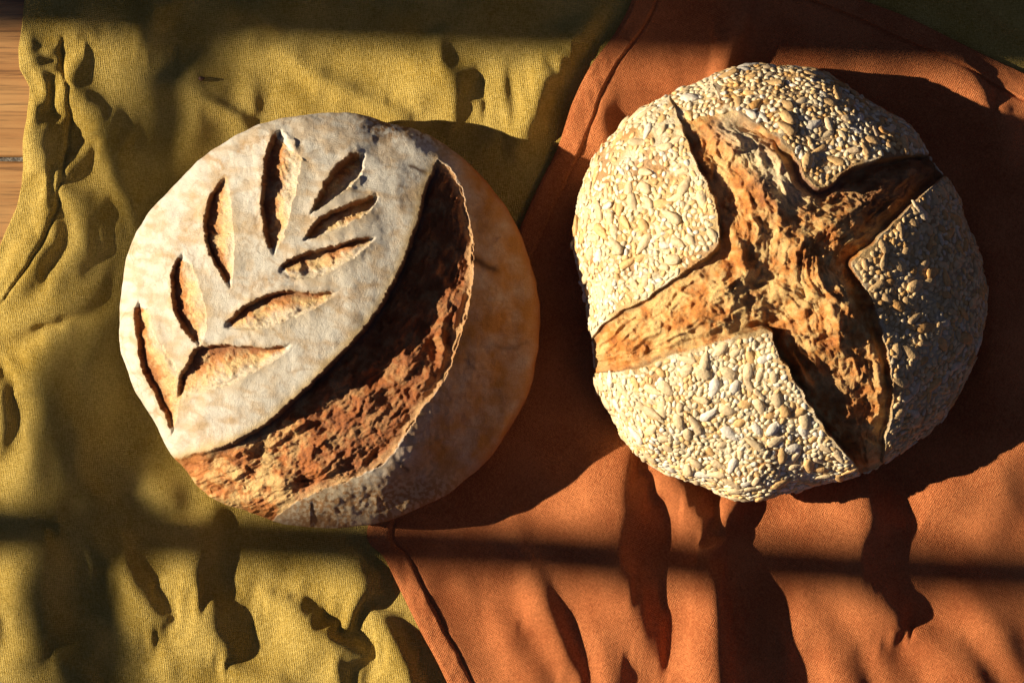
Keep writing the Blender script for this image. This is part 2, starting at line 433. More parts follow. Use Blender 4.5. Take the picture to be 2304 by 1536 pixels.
def olive_h(U, V):
    m = loaf_mask(U, V)
    h = ridges(U, V, OLIVE, 3.0, 1.5, 1.08, 1.0)
    wu = U + 40 * perlin(U / 190, V / 190, 1.5); wv = V + 40 * perlin(U / 190, V / 190, 8.5)
    h = h * 1.0 + 15 * perlin(wu / 190, wv / 400, 2.2) + 4.5 * perlin(wu / 95, wv / 210, 5.7) + 1.6 * perlin(wu / 52, wv / 66, 6.1)
    h = h + 13 * (ridged(wu / 230 + wv / 500, wv / 250 - wu / 420, 4.4, 2) - .62) + 9 * (np.abs(perlin(wu / 150 - wv / 380, wv / 190 + wu / 300, 7.9)) - .25)
    return (6 + np.logaddexp(0, h / 5) * 5 * .98) * lerp(.12, 1, m)

TERRA_L = [(1440,-90),(1425,0),(1385,80),(1333,150),(1293,230),(1256,338),(1200,450),(1090,700),(960,950),(832,1180),(870,1255),(912,1340),(952,1420),(985,1480),(1018,1550),(1065,1650)]
TL = spline(TERRA_L, 8); 
def terra_left(v): return np.interp(v, TL[:, 1], TL[:, 0])
TRP = np.array([(-90, 1730), (0, 1925), (40, 2030), (170, 2304), (300, 2560), (360, 2700), (1700, 2700)], float)
def terra_right(v): return np.interp(v, TRP[:, 0], TRP[:, 1])

TERRA = [
    ([(1450,950,0),(1408,1040,36),(1386,1120,52),(1382,1200,52),(1394,1290,54),(1420,1370,50),(1446,1440,32),(1486,1530,0)], 105, 56),
    ([(1462,980,0),(1498,1060,38),(1536,1130,46),(1574,1210,42),(1604,1290,24),(1618,1350,0)], 44, 44),
    ([(1560,1150,0),(1572,1240,44),(1586,1310,64),(1594,1400,70),(1598,1490,70),(1604,1580,66),(1610,1660,40)], 66, 50),
    ([(1680,1060,0),(1646,1140,32),(1600,1200,10),(1580,1230,0)], 34, 26),
    ([(1935,1040,0),(1944,1110,40),(1950,1165,44),(1934,1235,42),(1944,1300,42),(1986,1360,38),(2050,1430,16),(2090,1480,0)], 90, 42),
    ([(1730,1130,0),(1800,1160,14),(1870,1190,20),(1930,1215,16),(1980,1230,0)], 40, 34),
    ([(1780,1080,0),(1830,1120,16),(1880,1170,0)], 40, 26),
    ([(1196,1240,0),(1212,1310,26),(1236,1390,30),(1272,1470,26),(1310,1560,20),(1340,1640,0)], 46, 36),
    ([(1290,1290,0),(1330,1370,22),(1360,1450,28),(1376,1540,28),(1386,1640,0)], 44, 44),
    ([(1090,1310,0),(1130,1400,20),(1172,1480,24),(1216,1580,18),(1240,1650,0)], 44, 44),
    ([(1040,1250,0),(1064,1330,12),(1100,1420,0)], 40, 40),
    ([(1150,1130,0),(1168,1200,16),(1190,1260,0)], 40, 34),
    ([(1290,1180,0),(1310,1230,14),(1316,1290,0)], 60, 50),
    ([(1700,1380,0),(1760,1440,12),(1800,1540,0)], 50, 50),
    ([(1770,1310,0),(1826,1390,22),(1868,1460,28),(1906,1540,28),(1940,1640,0)], 64, 56),
    ([(1900,1380,0),(1960,1440,14),(2010,1530,20),(2050,1620,0)], 50, 44),
    ([(1990,1350,0),(2072,1430,26),(2150,1505,34),(2220,1580,26),(2290,1660,0)], 60, 50),
    ([(2130,1240,0),(2176,1320,22),(2226,1400,28),(2280,1500,20),(2320,1580,0)], 60, 60),
    ([(2440,930,0),(2340,985,46),(2240,1030,50),(2140,1090,38),(2050,1160,0)], 110, 120),
    ([(2222,540,0),(2226,660,34),(2228,790,42),(2226,900,34),(2222,1000,0)], 60, 130),
    ([(1690,-40,0),(1660,50,26),(1632,120,34),(1626,172,22),(1640,220,0)], 30, 30),
    ([(1480,50,0),(1506,130,18),(1484,210,0)], 60, 60),
    ([(1800,60,0),(1850,130,14),(1900,190,0)], 80, 60),
    ([(1350,130,0),(1306,225,16),(1290,300,22),(1300,360,0)], 24, 26),
    ([(1392,180,0),(1352,255,14),(1356,315,30),(1376,370,0)], 40, 36),
    ([(2040,50,0),(2120,130,20),(2186,195,32),(2210,240,32),(2186,300,0)], 80, 30),
    ([(2260,190,0),(2240,260,24),(2250,330,24),(2280,400,0)], 30, 40),
]
def terra_h(U, V):
    m = loaf_mask(U, V)
    h = ridges(U, V, TERRA, 4.0, 1.8, 1.2, 1.1)
    wu = U + 40 * perlin(U / 200, V / 200, 11.5); wv = V + 40 * perlin(U / 200, V / 200, 18.5)
    h = h + 6 + 15 * perlin(wu / 200, wv / 360, 12.2) + 6.5 * perlin(wu / 100, wv / 190, 15.7) + 1.0 * perlin(wu / 50, wv / 70, 16.1)
    h = h + 11 * (ridged(wu / 260 - wv / 480, wv / 300 + wu / 420, 14.4, 2) - .62)
    ins = sm(0, 60, U - terra_left(V)) * sm(0, 60, terra_right(V) - U)
    h = np.logaddexp(0, h / 4) * 4 * lerp(.3, 1, ins)
    return h * lerp(.1, 1, m)

def olive_hem(U, V):
    e = U - np.interp(V, OLP[:, 0], OLP[:, 1]) + 4 * perlin(U / 40, V / 40, 52.)
    hm = sm(60, 120, V) * sm(720, 650, V)
    hem = 5 * sm(92, 84, e) - 6 * np.exp(-((e - 90) / 5.) ** 2) + 3 * perlin(U / 30, V / 26, 55.) * sm(92, 70, e)
    return hem * hm

def terra_hem(U, V):
    dl = U - terra_left(V) + 2.5 * perlin(U / 40, V / 40, 2.0); dr = (terra_right(V) - U) * .42
    hem = 0
    for d, w in ((dl * .93, 48.0), (dr, 46.0)):
        hem = hem + 5.0 * sm(w + 2, w - 3, d) - 3.5 * np.exp(-((d - w - 3) / 3.5) ** 2) * (d < 90)
        hem = hem + 3.0 * perlin(U / 22, V / 30, 4.0) * sm(w, w - 10, d) * sm(-5, 10, d)
    return hem * lerp(.3, 1, loaf_mask(U, V))

def box(a, n):
    for ax in (0, 1):
        for _ in range(2):
            p = np.pad(a, [(n, n) if i == ax else (0, 0) for i in (0, 1)], mode='edge'); c = np.cumsum(p, ax)
            c = np.concatenate([np.zeros_like(np.take(c, [0], ax)), c], ax); m = 2 * n + 1
            a = (np.take(c, range(m, c.shape[ax]), ax) - np.take(c, range(0, c.shape[ax] - m), ax)) / m
    return a
def drape(U, V, h0, hold, iters=260, excess=.012, gain=1.0, kb=.25, g=.12, floor=2.0, sbox=5, pull=0.0):
    """let a drawn sheet (h0, px) relax like cloth: lengths are kept, the surplus cloth buckles into connected folds"""
    X = np.stack([U, V, h0], -1).astype(float); X0 = X.copy()
    du = np.diff(X0, axis=1); dv = np.diff(X0, axis=0)
    fu = np.hypot(du[..., 0], du[..., 1]); fv = np.hypot(dv[..., 0], dv[..., 1])
    ru = fu * (1 + excess + gain * box(np.sqrt(1 + (du[..., 2] / fu) ** 2) - 1, sbox)); rv = fv * (1 + excess + gain * box(np.sqrt(1 + (dv[..., 2] / fv) ** 2) - 1, sbox))
    ru2 = ru[:-1] * .5 + ru[1:] * .5; rv2 = rv[:, :-1] * .5 + rv[:, 1:] * .5; rd = np.hypot(ru2, rv2)
    W = 1 - hold; W[0] = W[-1] = 0; W[:, 0] = W[:, -1] = 0
    Wz = 1 - hold
    def proj(A, B, wa, wb, L, k):
        e = B - A; l = np.sqrt((e ** 2).sum(-1)) + 1e-9
        c = (k * (l - L) / l)[..., None] * e * .5
        A += c * wa; B -= c * wb
    W3 = np.stack([W, W, Wz], -1)
    for it in range(iters):
        X[..., 2] -= g * Wz
        for o in (0, 1):
            n = (X.shape[1] - o) // 2 * 2
            proj(X[:, o:o + n:2], X[:, o + 1:o + n:2], W3[:, o:o + n:2], W3[:, o + 1:o + n:2], ru[:, o:o + n:2][:, :n // 2], 1.)
            n = (X.shape[0] - o) // 2 * 2
            proj(X[o:o + n:2], X[o + 1:o + n:2], W3[o:o + n:2], W3[o + 1:o + n:2], rv[o:o + n:2][:n // 2], 1.)
        for o in (0, 1):
            for p in (0, 1):
                n = (X.shape[0] - o) // 2 * 2; m = (X.shape[1] - p) // 2 * 2
                A = X[o:o + n:2, p:p + m:2]; B = X[o + 1:o + n:2, p + 1:p + m:2]; C = X[o + 1:o + n:2, p:p + m:2]; D = X[o:o + n:2, p + 1:p + m:2]
                L = rd[o:o + n:2, p:p + m:2][:n // 2, :m // 2]
                wA, wB, wC, wD = (W3[o:o + n:2, p:p + m:2], W3[o + 1:o + n:2, p + 1:p + m:2], W3[o + 1:o + n:2, p:p + m:2], W3[o:o + n:2, p + 1:p + m:2])
                proj(A, B, wA, wB, L, .35); proj(C, D, wC, wD, L, .35)
        lap = np.zeros_like(X)
        lap[1:-1, 1:-1] = (X[2:, 1:-1] + X[:-2, 1:-1] + X[1:-1, 2:] + X[1:-1, :-2]) / 4 - X[1:-1, 1:-1]
        X += kb * lap * W3
        if pull: X[..., 2] += pull * (h0 - X[..., 2]) * Wz
        X[..., 2] = np.maximum(X[..., 2], floor)
    return X

DG = 9.0
def drape_grid(u0, u1, v0, v1, hf, hold_f, **kw):
    us, vs = np.arange(u0, u1, DG), np.arange(v0, v1, DG); U, V = np.meshgrid(us, vs)
    h = hf(U.ravel(), V.ravel()).reshape(U.shape); hold = hold_f(U.ravel(), V.ravel()).reshape(U.shape)
    X = drape(U, V, h, hold, **kw)
    X[..., 0] -= U; X[..., 1] -= V
    def cub(f): return [(-f ** 3 + 2 * f ** 2 - f) / 2, (3 * f ** 3 - 5 * f ** 2 + 2) / 2, (-3 * f ** 3 + 4 * f ** 2 + f) / 2, (f ** 3 - f ** 2) / 2]
    def samp(u, v):
        a = np.clip((u - u0) / DG, 1, X.shape[1] - 2.001); b = np.clip((v - v0) / DG, 1, X.shape[0] - 2.001)
        ia, ib = np.floor(a).astype(int), np.floor(b).astype(int); wa, wb = cub(a - ia), cub(b - ib)
        r = 0
        for j in range(4):
            for i in range(4):
                r = r + (wa[i] * wb[j])[:, None] * X[np.clip(ib + j - 1, 0, X.shape[0] - 1), np.clip(ia + i - 1, 0, X.shape[1] - 1)]
        return r
    return samp

def hold_loaf(U, V): return sm(.2, .9, 1 - loaf_mask(U, V))
def under_terra(U, V): return sm(90, 190, U - terra_left(V)) * sm(90, 190, (terra_right(V) - U) * .42)
OL_S = drape_grid(-420, 2500, -150, 1700, lambda U, V: olive_h(U, V) * (1 - .95 * sm(-90, -20, U - terra_left(V)) * sm(-90, -20, (terra_right(V) - U) * .42)), lambda U, V: np.maximum(hold_loaf(U, V), under_terra(U, V)), excess=.034, kb=.235, g=.009, gain=1.5, iters=430, pull=.01)
TE_S = drape_grid(740, 2780, -140, 1700, terra_h, hold_loaf, excess=.03, kb=.22, g=.01, gain=1.4, iters=430, pull=.012, floor=0.0)
def olive_pos(U, V):
    r = OL_S(U, V); r[:, 2] = np.maximum(r[:, 2], 1.5) + olive_hem(U, V)
    return r
def terra_pos(U, V):
    r = TE_S(U, V); b = OL_S(U + r[:, 0], V + r[:, 1])
    r[:, 2] = np.maximum(r[:, 2], 0) + np.maximum(b[:, 2], 1.5) + 8 + terra_hem(U, V) + 5 * sm(-2, 10, U - terra_left(V)) * (1 - .7 * sm(20, 140, U - terra_left(V)))
    return r

def cloth(name, rows, cols, vs, left, right, hf, mat, label, cat):
    vv = np.linspace(vs[0], vs[1], rows); s = np.linspace(0, 1, cols)
    Vg = np.repeat(vv[:, None], cols, 1)
    Lf, Rt = left(vv)[:, None], right(vv)[:, None]
    Ug = Lf + (Rt - Lf) * s[None]
    r = hf(Ug.ravel(), Vg.ravel()).reshape(Ug.shape + (3,))
    P = np.stack([wx(Ug + r[..., 0]), wy(Vg + r[..., 1]), r[..., 2] / S], -1)
    idx = np.arange(rows * cols).reshape(rows, cols)
    F = np.stack([idx[1:, :-1], idx[1:, 1:], idx[:-1, 1:], idx[:-1, :-1]], -1).reshape(-1, 4)
    Vt = P.reshape(-1, 3)
    # folded under edge: a rounded skirt all round
    loop = np.concatenate([idx[0, :], idx[1:, -1], idx[-1, -2::-1], idx[-2:0:-1, 0]])
    cen = Vt.mean(0)
    Fs = [F]; prev = loop; Vall = [Vt]; base = len(Vt)
    pts = Vt[loop]
    tan = np.roll(pts, -1, 0) - np.roll(pts, 1, 0); nrm = np.stack([tan[:, 1], -tan[:, 0], 0 * tan[:, 0]], 1)
    nrm /= np.linalg.norm(nrm, axis=1)[:, None] + 1e-9
    out = np.sign(((pts[:, :2] - cen[:2]) * nrm[:, :2]).sum(1).mean())
    nrm *= out
    for off, dz in ((.0006, -.0005), (.0003, -.0011), (-.004, -.0012)):
        q = pts + nrm * off + np.array([0, 0, dz])
        ids = np.arange(len(loop)) + base; base += len(loop); Vall.append(q)
        Fs.append(np.stack([prev, np.roll(prev, -1), np.roll(ids, -1), ids], 1))
        prev = ids
    o = mesh_np(name, np.concatenate(Vall), Fs[0] if False else [np.concatenate(Fs)], mat)
    tag(o, label, cat)
    return o

olive = cloth('linen_cloth', 430, 630, (-110, 1650), lambda v: np.interp(v, OLP[:, 0], OLP[:, 1]) , lambda v: np.full(v.shape, 2440.0), olive_pos, M_OLIVE,
      'crumpled mustard olive linen cloth spread over the table and running under both loaves', 'cloth')
terra = cloth('linen_cloth', 440, 400, (-85, 1640), terra_left, terra_right, terra_pos, M_TERRA,
      'terracotta orange linen cloth with stitched hems lying on the olive cloth under the seeded loaf', 'cloth')

# ------------------------------------------------------------------ loaf base surface
def loaf_surface(rim, c, R, zeq, hup, Nn, b=.9, z0=.003):
    g = np.linspace(-1, 1, Nn + 1)
    uu, vv = np.meshgrid(g, g)
    x = uu * np.sqrt(1 - vv ** 2 / 2); y = vv * np.sqrt(1 - uu ** 2 / 2)
    s = np.clip(np.hypot(x, y), 0, 1); th = np.arctan2(y, x)      # th in image sense (y down)
    s1 = .88
    phi = np.clip(s / s1, 0, 1) * np.pi / 2
    psi = np.clip((s - s1) / (1 - s1), 0, 1) * np.radians(85)
    r = np.where(s <= s1, np.sin(phi), 1 - .3 * (1 - np.cos(psi)))
    z = np.where(s <= s1, zeq + hup * np.cos(phi) ** b, z0 + (zeq - z0) * (1 - np.sin(psi) / np.sin(np.radians(85))))
    k = (H - zeq) / H
    Rm = R(th) * k / S
    cx, cy = wx(c[0]) * k, wy(c[1]) * k
    # dome leans: at the crown the outline wobbles less
    Rs = lerp(Rm.mean(), Rm, sm(.0, .8, r))
    X = cx + Rs * r * np.cos(th); Y = cy - Rs * r * np.sin(th)
    P = np.stack([X, Y, z], -1)
    gu = np.gradient(P, axis=1); gv = np.gradient(P, axis=0)
    n = np.cross(gv, gu); n /= np.linalg.norm(n, axis=-1)[..., None] + 1e-12
    n[n[..., 2] < -1.1] *= -1
    idx = np.arange((Nn + 1) ** 2).reshape(Nn + 1, Nn + 1)
    F = np.stack([idx[:-1, :-1], idx[1:, :-1], idx[1:, 1:], idx[:-1, 1:]], -1).reshape(-1, 4)
    loop = np.concatenate([idx[0, :], idx[1:, -1], idx[-1, -2::-1], idx[-2:0:-1, 0]])
    P = P.reshape(-1, 3); n = n.reshape(-1, 3); r = r.ravel(); s = s.ravel(); th = th.ravel()
    zz = P[:, 2]
    U = 1152 + P[:, 0] * S * H / (H - zz); V = 768 - P[:, 1] * S * H / (H - zz)
    return P, n, s / s1, th, U, V, F, loop

def finish_loaf(name, label, P, F, loop, region, colr, mats, names, origin):
    root = empty(name, origin)
    tag(root, label, 'bread')
    o = np.array(origin)
    P = P - o
    fr = region[F].max(1)
    cen = P[loop].mean(0)
    P2 = np.concatenate([P, cen[None]]); c2 = np.concatenate([colr, colr[loop].mean(0)[None]])
    fan = np.stack([loop, np.full(len(loop), len(P)), np.roll(loop, -1)], 1)
    for k in np.unique(fr):
        Fk = F[fr == k]
        fl = [Fk, fan] if k == 0 else [Fk]
        mesh_np(names[k], P2, fl, mats[k], root, c2)
    return root

# ------------------------------------------------------------------ scored loaf (left)
P, n, q, th, U, V, F, loop = loaf_surface(RIM_L, CL, RL, .028, .054, 620, 1.0)
top = sm(1.0, .9, q)
E = spline([(396,1030),(470,1011),(540,985),(600,950),(650,906),(700,860),(760,800),(820,735),(870,660),(905,590),(930,520),(945,470),(957,420),(978,372)], 6)
Bp = spline([(640,1142),(700,1112),(780,1082),(850,1050),(882,1022),(902,990),(940,932),(985,872),(1015,820),(1035,762),(1052,700),(1060,640),(1064,580),(1060,512),(1045,442),(1020,392),(985,362)], 6)
G = np.concatenate([E, Bp[::-1], np.array([(600,1180),(520,1160),(440,1100),(400,1050)])])
SL = [  # left/upper edge (from far tip to near tip), right/lower edge, depth mm
    ([(636,288),(612,310),(598,350),(590,420),(590,480),(598,540),(612,578)], [(636,288),(665,305),(678,335),(668,410),(652,480),(634,540),(612,578)], 4.2),
    ([(508,392),(485,420),(466,460),(460,510),(468,560),(490,605),(518,654)], [(508,392),(518,440),(524,490),(528,540),(526,600),(518,654)], 3.4),
    ([(410,565),(393,600),(386,640),(392,690),(415,740),(446,784)], [(410,565),(428,590),(448,640),(462,690),(464,740),(446,784)], 3.4),
    ([(312,668),(304,700),(309,760),(323,830),(348,890),(370,930),(388,985)], [(312,668),(332,700),(350,750),(380,800),(412,850),(402,910),(388,985)], 3.0),
    ([(824,342),(785,348),(748,382),(716,440),(697,487)], [(824,342),(815,385),(786,420),(742,452),(697,487)], 7.5),
    ([(852,432),(800,455),(750,474),(710,500),(681,542)], [(852,432),(842,462),(812,490),(768,512),(722,531),(681,542)], 6.0),
    ([(848,529),(800,540),(740,558),(690,568),(645,588),(620,614)], [(848,529),(825,556),(790,582),(740,610),(690,626),(645,624),(620,614)], 3.8),
    ([(765,654),(700,660),(650,654),(600,664),(550,688),(515,718),(498,742)], [(765,654),(712,690),(652,716),(590,738),(535,741),(498,742)], 3.8),
    ([(660,772),(600,782),(540,779),(450,780),(425,812),(406,845),(392,900)], [(660,772),(632,800),(580,830),(520,862),(450,884),(405,906),(392,900)], 4.0),
]
wu = U + 5 * perlin(U / 30, V / 30, 1.0) * .5; wv = V + 5 * perlin(U / 30, V / 30, 6.0) * .5
wue = wu + 2.5 * perlin(U / 16, V / 16, 12.) + 1.5 * perlin(U / 6, V / 6, 13.); wve = wv + 2.5 * perlin(U / 16, V / 16, 17.) + 1.5 * perlin(U / 6, V / 6, 18.)
dE, tE, sE = sub_dist(wue, wve, E, 260)
bu = U + 7 * perlin(U / 35, V / 35, 21.) + 4 * perlin(U / 12, V / 12, 22.); bv = V + 7 * perlin(U / 35, V / 35, 25.) + 4 * perlin(U / 12, V / 12, 26.)
dB, tB, sB = sub_dist(bu, bv, Bp, 320)
ing = inpoly(wue, wve, G) & (q < 1.01)
dz = np.zeros(len(P)); region = np.zeros(len(P), int)
# general dough undulation
und = .0016 * fbm(U / 170, V / 170, P[:, 2] * 25 + 2, 3) + .0004 * fbm(U / 40, V / 40, P[:, 2] * 60 + 9, 3)
# broad shaping: flap between leaf cuts and ear swells, right flank falls away
flap = np.exp(-(dE / 95.) ** 1.3) * ~ing * sm(0, .12, tE) * sm(1.0, .8, tE)
flap = np.where((sE < 0), flap, 0)   # up-left side of the ear
dz += .0012 * flap
gd = np.interp(tE, [0, .12, .3, .55, .8, .93, 1], [.0015, .0045, .0108, .0165, .0155, .010, .002])
tt = np.clip(dE / (dE + dB + 1e-6), 0, 1)
floor_ = gd * sm(0, 9, dE) * (.16 + .84 * (1 - tt) ** .8) * sm(0, 7, dB + 2)
rough, hole, strand = crumb_relief(U, V, 3.0, tE * 1000, dE)
rough2, hole_b, strand_b = crumb_relief(U, V, 23.0)
hole = np.where(ing, hole, hole_b); strand = np.where(ing, strand, strand_b)
low_l = sm(640, 480, U)
dz = np.where(ing, dz - floor_ + rough * sm(4, 30, dE) * sm(0, 24, dB) , dz)
dz -= np.where(~ing & (sB > -2) & (U > 700) & (sE > 0), .008 * sm(5, 130, dB) * sm(1.02, .55, q), 0)
lip = np.where(~ing, .0022 * np.exp(-(dB / 9.)) * sm(.18, .3, tB) * (.6 + .6 * perlin(U / 40, V / 40, 31.)), 0)
dz += lip
# loose flakes of torn crust standing in the opening
for pts, hh, w in (([(1006,705),(992,755),(1000,800),(972,842)], .006, 9), ([(800,905),(860,870),(930,830)], .003, 12), ([(640,985),(665,965),(690,950)], .004, 7), ([(770,830),(790,812),(805,795)], .003, 6), ([(560,1100),(640,1080),(760,1050)], .003, 14), ([(440,1020),(520,1000),(580,975)], .003, 16)):
    d, t, s = sub_dist(bu, bv, spline(pts, 6), 60)
    dz += np.where(ing, hh * np.exp(-(d / w) ** 2) * np.sin(np.pi * np.clip(t * .9 + .05, 0, 1)), 0)
region[ing] = 1
slash_t = np.zeros(len(P)); lipm = np.zeros(len(P)); tanr = np.zeros(len(P))
for i, (Lp, Rp, dm) in enumerate(SL):
    Lp, Rp = spline(Lp, 8), spline(Rp, 8)
    poly = np.concatenate([Lp, Rp[::-1]])
    k = near(U, V, poly, 40)
    u, v = wu[k] + 3.0 * perlin(U[k] / 14, V[k] / 14, 2.2) + 1.6 * perlin(U[k] / 6, V[k] / 6, 4.2), wv[k] + 3.0 * perlin(U[k] / 14, V[k] / 14, 7.2) + 1.6 * perlin(U[k] / 6, V[k] / 6, 9.2)
    dl, tl, s_ = polydist(u, v, Lp); dr, tr, s2 = polydist(u, v, Rp)
    ins = inpoly(u, v, poly) & (q[k] < 1.0)
    a = dl / (dl + dr + 1e-6)
    dep = dm * .00135 * sm(0, 5, dl) * (1 - a) ** (.75 if i not in (4, 5) else .35) * sm(0, .06, tl) * sm(1.0, .94, tl)
    r2 = (rough2[k] * .55) * sm(2, 12, np.minimum(dl, dr))
    lipz = ((.0012 if i in (4, 5) else .0022) * np.exp(-(dl / 17) ** 1.3) * (.8 + .5 * perlin(u / 26, v / 26, 90. + i)) + .0009 * np.exp(-(dr / 16) ** 1.5)) * sm(0, .2, tl) * sm(1, .8, tl)
    lk = lipm[k]; lk = np.maximum(lk, np.where(ins, 0, np.exp(-dl / 5.) * sm(0, .15, tl) * sm(1, .85, tl))); lipm[k] = lk
    kk = tanr[k]; kk = np.maximum(kk, np.where(ins, 0, np.exp(-dr / 20.) * sm(0, .15, tl) * sm(1, .85, tl))); tanr[k] = kk
    zz = dz[k]; zz = np.where(ins, -dep + r2 + np.minimum(zz, .002), zz + lipz); dz[k] = zz
    rk = region[k]; rk[ins & (tl > .07) & (tl < .93) & (dl + dr > 8)] = 2 + (3 if i == 8 else i); region[k] = rk
    st = slash_t[k]; st[ins] = a[ins]; slash_t[k] = st
def keep_largest(reg, k, W=621):
    todo = set(np.nonzero(reg == k)[0].tolist()); best = []
    while todo:
        st = [todo.pop()]; comp = []
        while st:
            a = st.pop(); comp.append(a)
            for b in (a - 1, a + 1, a - W, a + W):
                if b in todo: todo.remove(b); st.append(b)
        if len(comp) > len(best):
            best, comp = comp, best
        reg[comp] = 0
for k in range(1, 2 + len(SL)): keep_largest(region, k)
dirv = n * .35 + np.array([0, 0, .65]); dirv /= np.linalg.norm(dirv, axis=1)[:, None]
P1 = P + n * (und * sm(1.15, 1.0, q))[:, None] + dirv * (dz * top)[:, None]
# colours
def mixc(a, b, t): return a + (np.array(b) - a) * t[:, None]
z3 = P[:, 2] * 40
fl_n = fbm(U / 60, V / 60, z3 + 4, 5)
crk = np.clip(1 - np.abs(perlin(U / 46 + .5 * fl_n, V / 70, z3 + 80)) * 14, 0, 1) * sm(.0, .35, perlin(U / 80, V / 80, 71.))
crk2 = np.clip(1 - np.abs(perlin(U / 15, V / 19, z3 + 85)) * 6, 0, 1) * sm(.1, .4, perlin(U / 60, V / 60, 77.) + .3 * sm(800, 950, U))
flour = np.array([.79, .72, .60]); tan = np.array([.60, .37, .16]); brown = np.array([.36, .16, .055])
c = np.repeat(flour[None], len(P), 0)
tanm = sm(.05, .75, fl_n + .25 * fbm(U / 18, V / 18, z3, 3))
streak = sm(.55, .9, ridged(U / 150 + V / 400, V / 60 - U / 300, 7.7, 3) + .15 * fl_n)
c = mixc(c, tan, .42 * sm(.1, 1.1, tanm)); c = mixc(c, [.66, .54, .38], .22 * sm(-.5, .6, fbm(U / 22, V / 22, z3 + 61, 4))); c = mixc(c, [.50, .40, .27], .32 * sm(.0, .7, fbm(U / 6.5, V / 6.5, z3 + 66, 2)) * (.5 + sm(700, 950, U - .3 * V)))
c = mixc(c, [.58, .37, .17], .5 * streak)
c = mixc(c, [.40, .25, .12], np.clip(.55 * crk + .4 * crk2, 0, 1))
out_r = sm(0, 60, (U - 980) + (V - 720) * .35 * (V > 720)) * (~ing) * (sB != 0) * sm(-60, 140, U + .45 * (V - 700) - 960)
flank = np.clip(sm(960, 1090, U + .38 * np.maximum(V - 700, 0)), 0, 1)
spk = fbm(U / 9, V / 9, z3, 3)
c = mixc(c, [.58, .25, .065], np.clip(flank * (.85 + .3 * np.clip(fl_n, -1, 1)), 0, 1))  # brown flank and rim, coloured more orange for light bounced off the cloth
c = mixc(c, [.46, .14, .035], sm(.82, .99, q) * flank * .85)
low = sm(1020, 1120, V) * sm(560, 700, U)
c = mixc(c, [.60, .44, .25], low * .75)
c = mixc(c, [.40, .20, .075], low * sm(-.3, .3, spk + fl_n * .4) * .9)
topdark = sm(330, 290, V - .25 * np.maximum(U - 900, 0)) * sm(760, 860, U)
c = mixc(c, [.36, .2, .09], topdark * sm(-.3, .35, spk))
for pts, w_, a_ in (([(1030,572),(1062,584),(1085,592),(1112,606)], 8, .85), ([(925,372),(950,384),(985,398)], 5, .9), ([(1190,770),(1150,785),(1110,775)], 5, .35), ([(880,1022),(905,1046),(915,1060)], 6, .7)):
    d, t, s = sub_dist(wu + 6 * perlin(U / 14, V / 14, 3.), wv, spline(pts, 5), 40); c = mixc(c, [.10, .045, .025], a_ * np.exp(-(d / w_) ** 2)); dz -= 0
c = mixc(c, [.55, .32, .12], lipm * .7)
c = mixc(c, [.74, .53, .28], tanr * .55)
for pts, w_, a_ in (([(468,352),(500,378),(492,425)], 13, .7), ([(536,334),(575,318),(612,300)], 9, .6), ([(405,525),(460,476),(522,440)], 8, .5), ([(560,650),(610,632),(660,628)], 20, .5), ([(330,880),(345,840),(342,790)], 14, .35), ([(640,690),(720,665),(800,660)], 16, .4), ([(690,790),(760,770),(800,735)], 14, .3), ([(420,1000),(480,965),(560,930)], 18, .25)):
    d, t, s = sub_dist(wu + 10 * perlin(U / 18, V / 18, 3.), wv + 10 * perlin(U / 18, V / 18, 8.), spline(pts, 5), 60); c = mixc(c, [.52, .30, .12], a_ * np.exp(-(d / w_) ** 2) * sm(-.5, .3, fbm(U / 14, V / 14, 5., 3)))
rimtan = np.exp(-(sub_dist(U, V, E, 80)[0] / 14.) ** 2) * (sE < 0)
c = mixc(c, [.70, .50, .22], rimtan * .75); c = mixc(c, [.42, .22, .08], np.exp(-dE / 4.) * (sE < 0) * .6)
# torn crumb colours
cr1 = np.array([.86, .56, .22]); cr2 = np.array([.60, .20, .042]); cr3 = np.array([.33, .10, .024]); 
tn = fbm(U / 38, V / 38, 5.5, 4) + .5 * fbm(U / 12, V / 12, 15.5, 3)
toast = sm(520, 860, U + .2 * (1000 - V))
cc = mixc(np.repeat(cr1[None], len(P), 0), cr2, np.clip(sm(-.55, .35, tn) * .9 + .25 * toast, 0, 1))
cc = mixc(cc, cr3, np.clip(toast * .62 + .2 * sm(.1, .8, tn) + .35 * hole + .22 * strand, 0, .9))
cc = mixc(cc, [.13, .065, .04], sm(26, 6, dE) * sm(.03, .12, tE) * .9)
cc = mixc(cc, [.72, .48, .22], sm(20, 4, dB) * .5)
c = np.where((region == 1)[:, None], cc, c)
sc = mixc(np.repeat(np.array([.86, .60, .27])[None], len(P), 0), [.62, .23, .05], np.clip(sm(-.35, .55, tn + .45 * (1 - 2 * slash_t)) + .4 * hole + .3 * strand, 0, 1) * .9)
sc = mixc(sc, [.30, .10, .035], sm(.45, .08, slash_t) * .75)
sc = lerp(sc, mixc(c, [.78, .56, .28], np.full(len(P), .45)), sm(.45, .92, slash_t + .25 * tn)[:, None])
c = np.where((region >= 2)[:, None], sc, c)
names = ['crust', 'torn_opening'] + ['leaf_slash'] * len(SL)
org = (wx(CL[0]), wy(CL[1]), .003)
loafA = finish_loaf('scored_loaf', 'round flour dusted sourdough loaf scored with a leaf sprig and one long dark ear', P1, F, loop, region, np.clip(c, .01, .95), [M_CRUST, M_CRUMB] + [M_CRUMB] * len(SL), names, org)

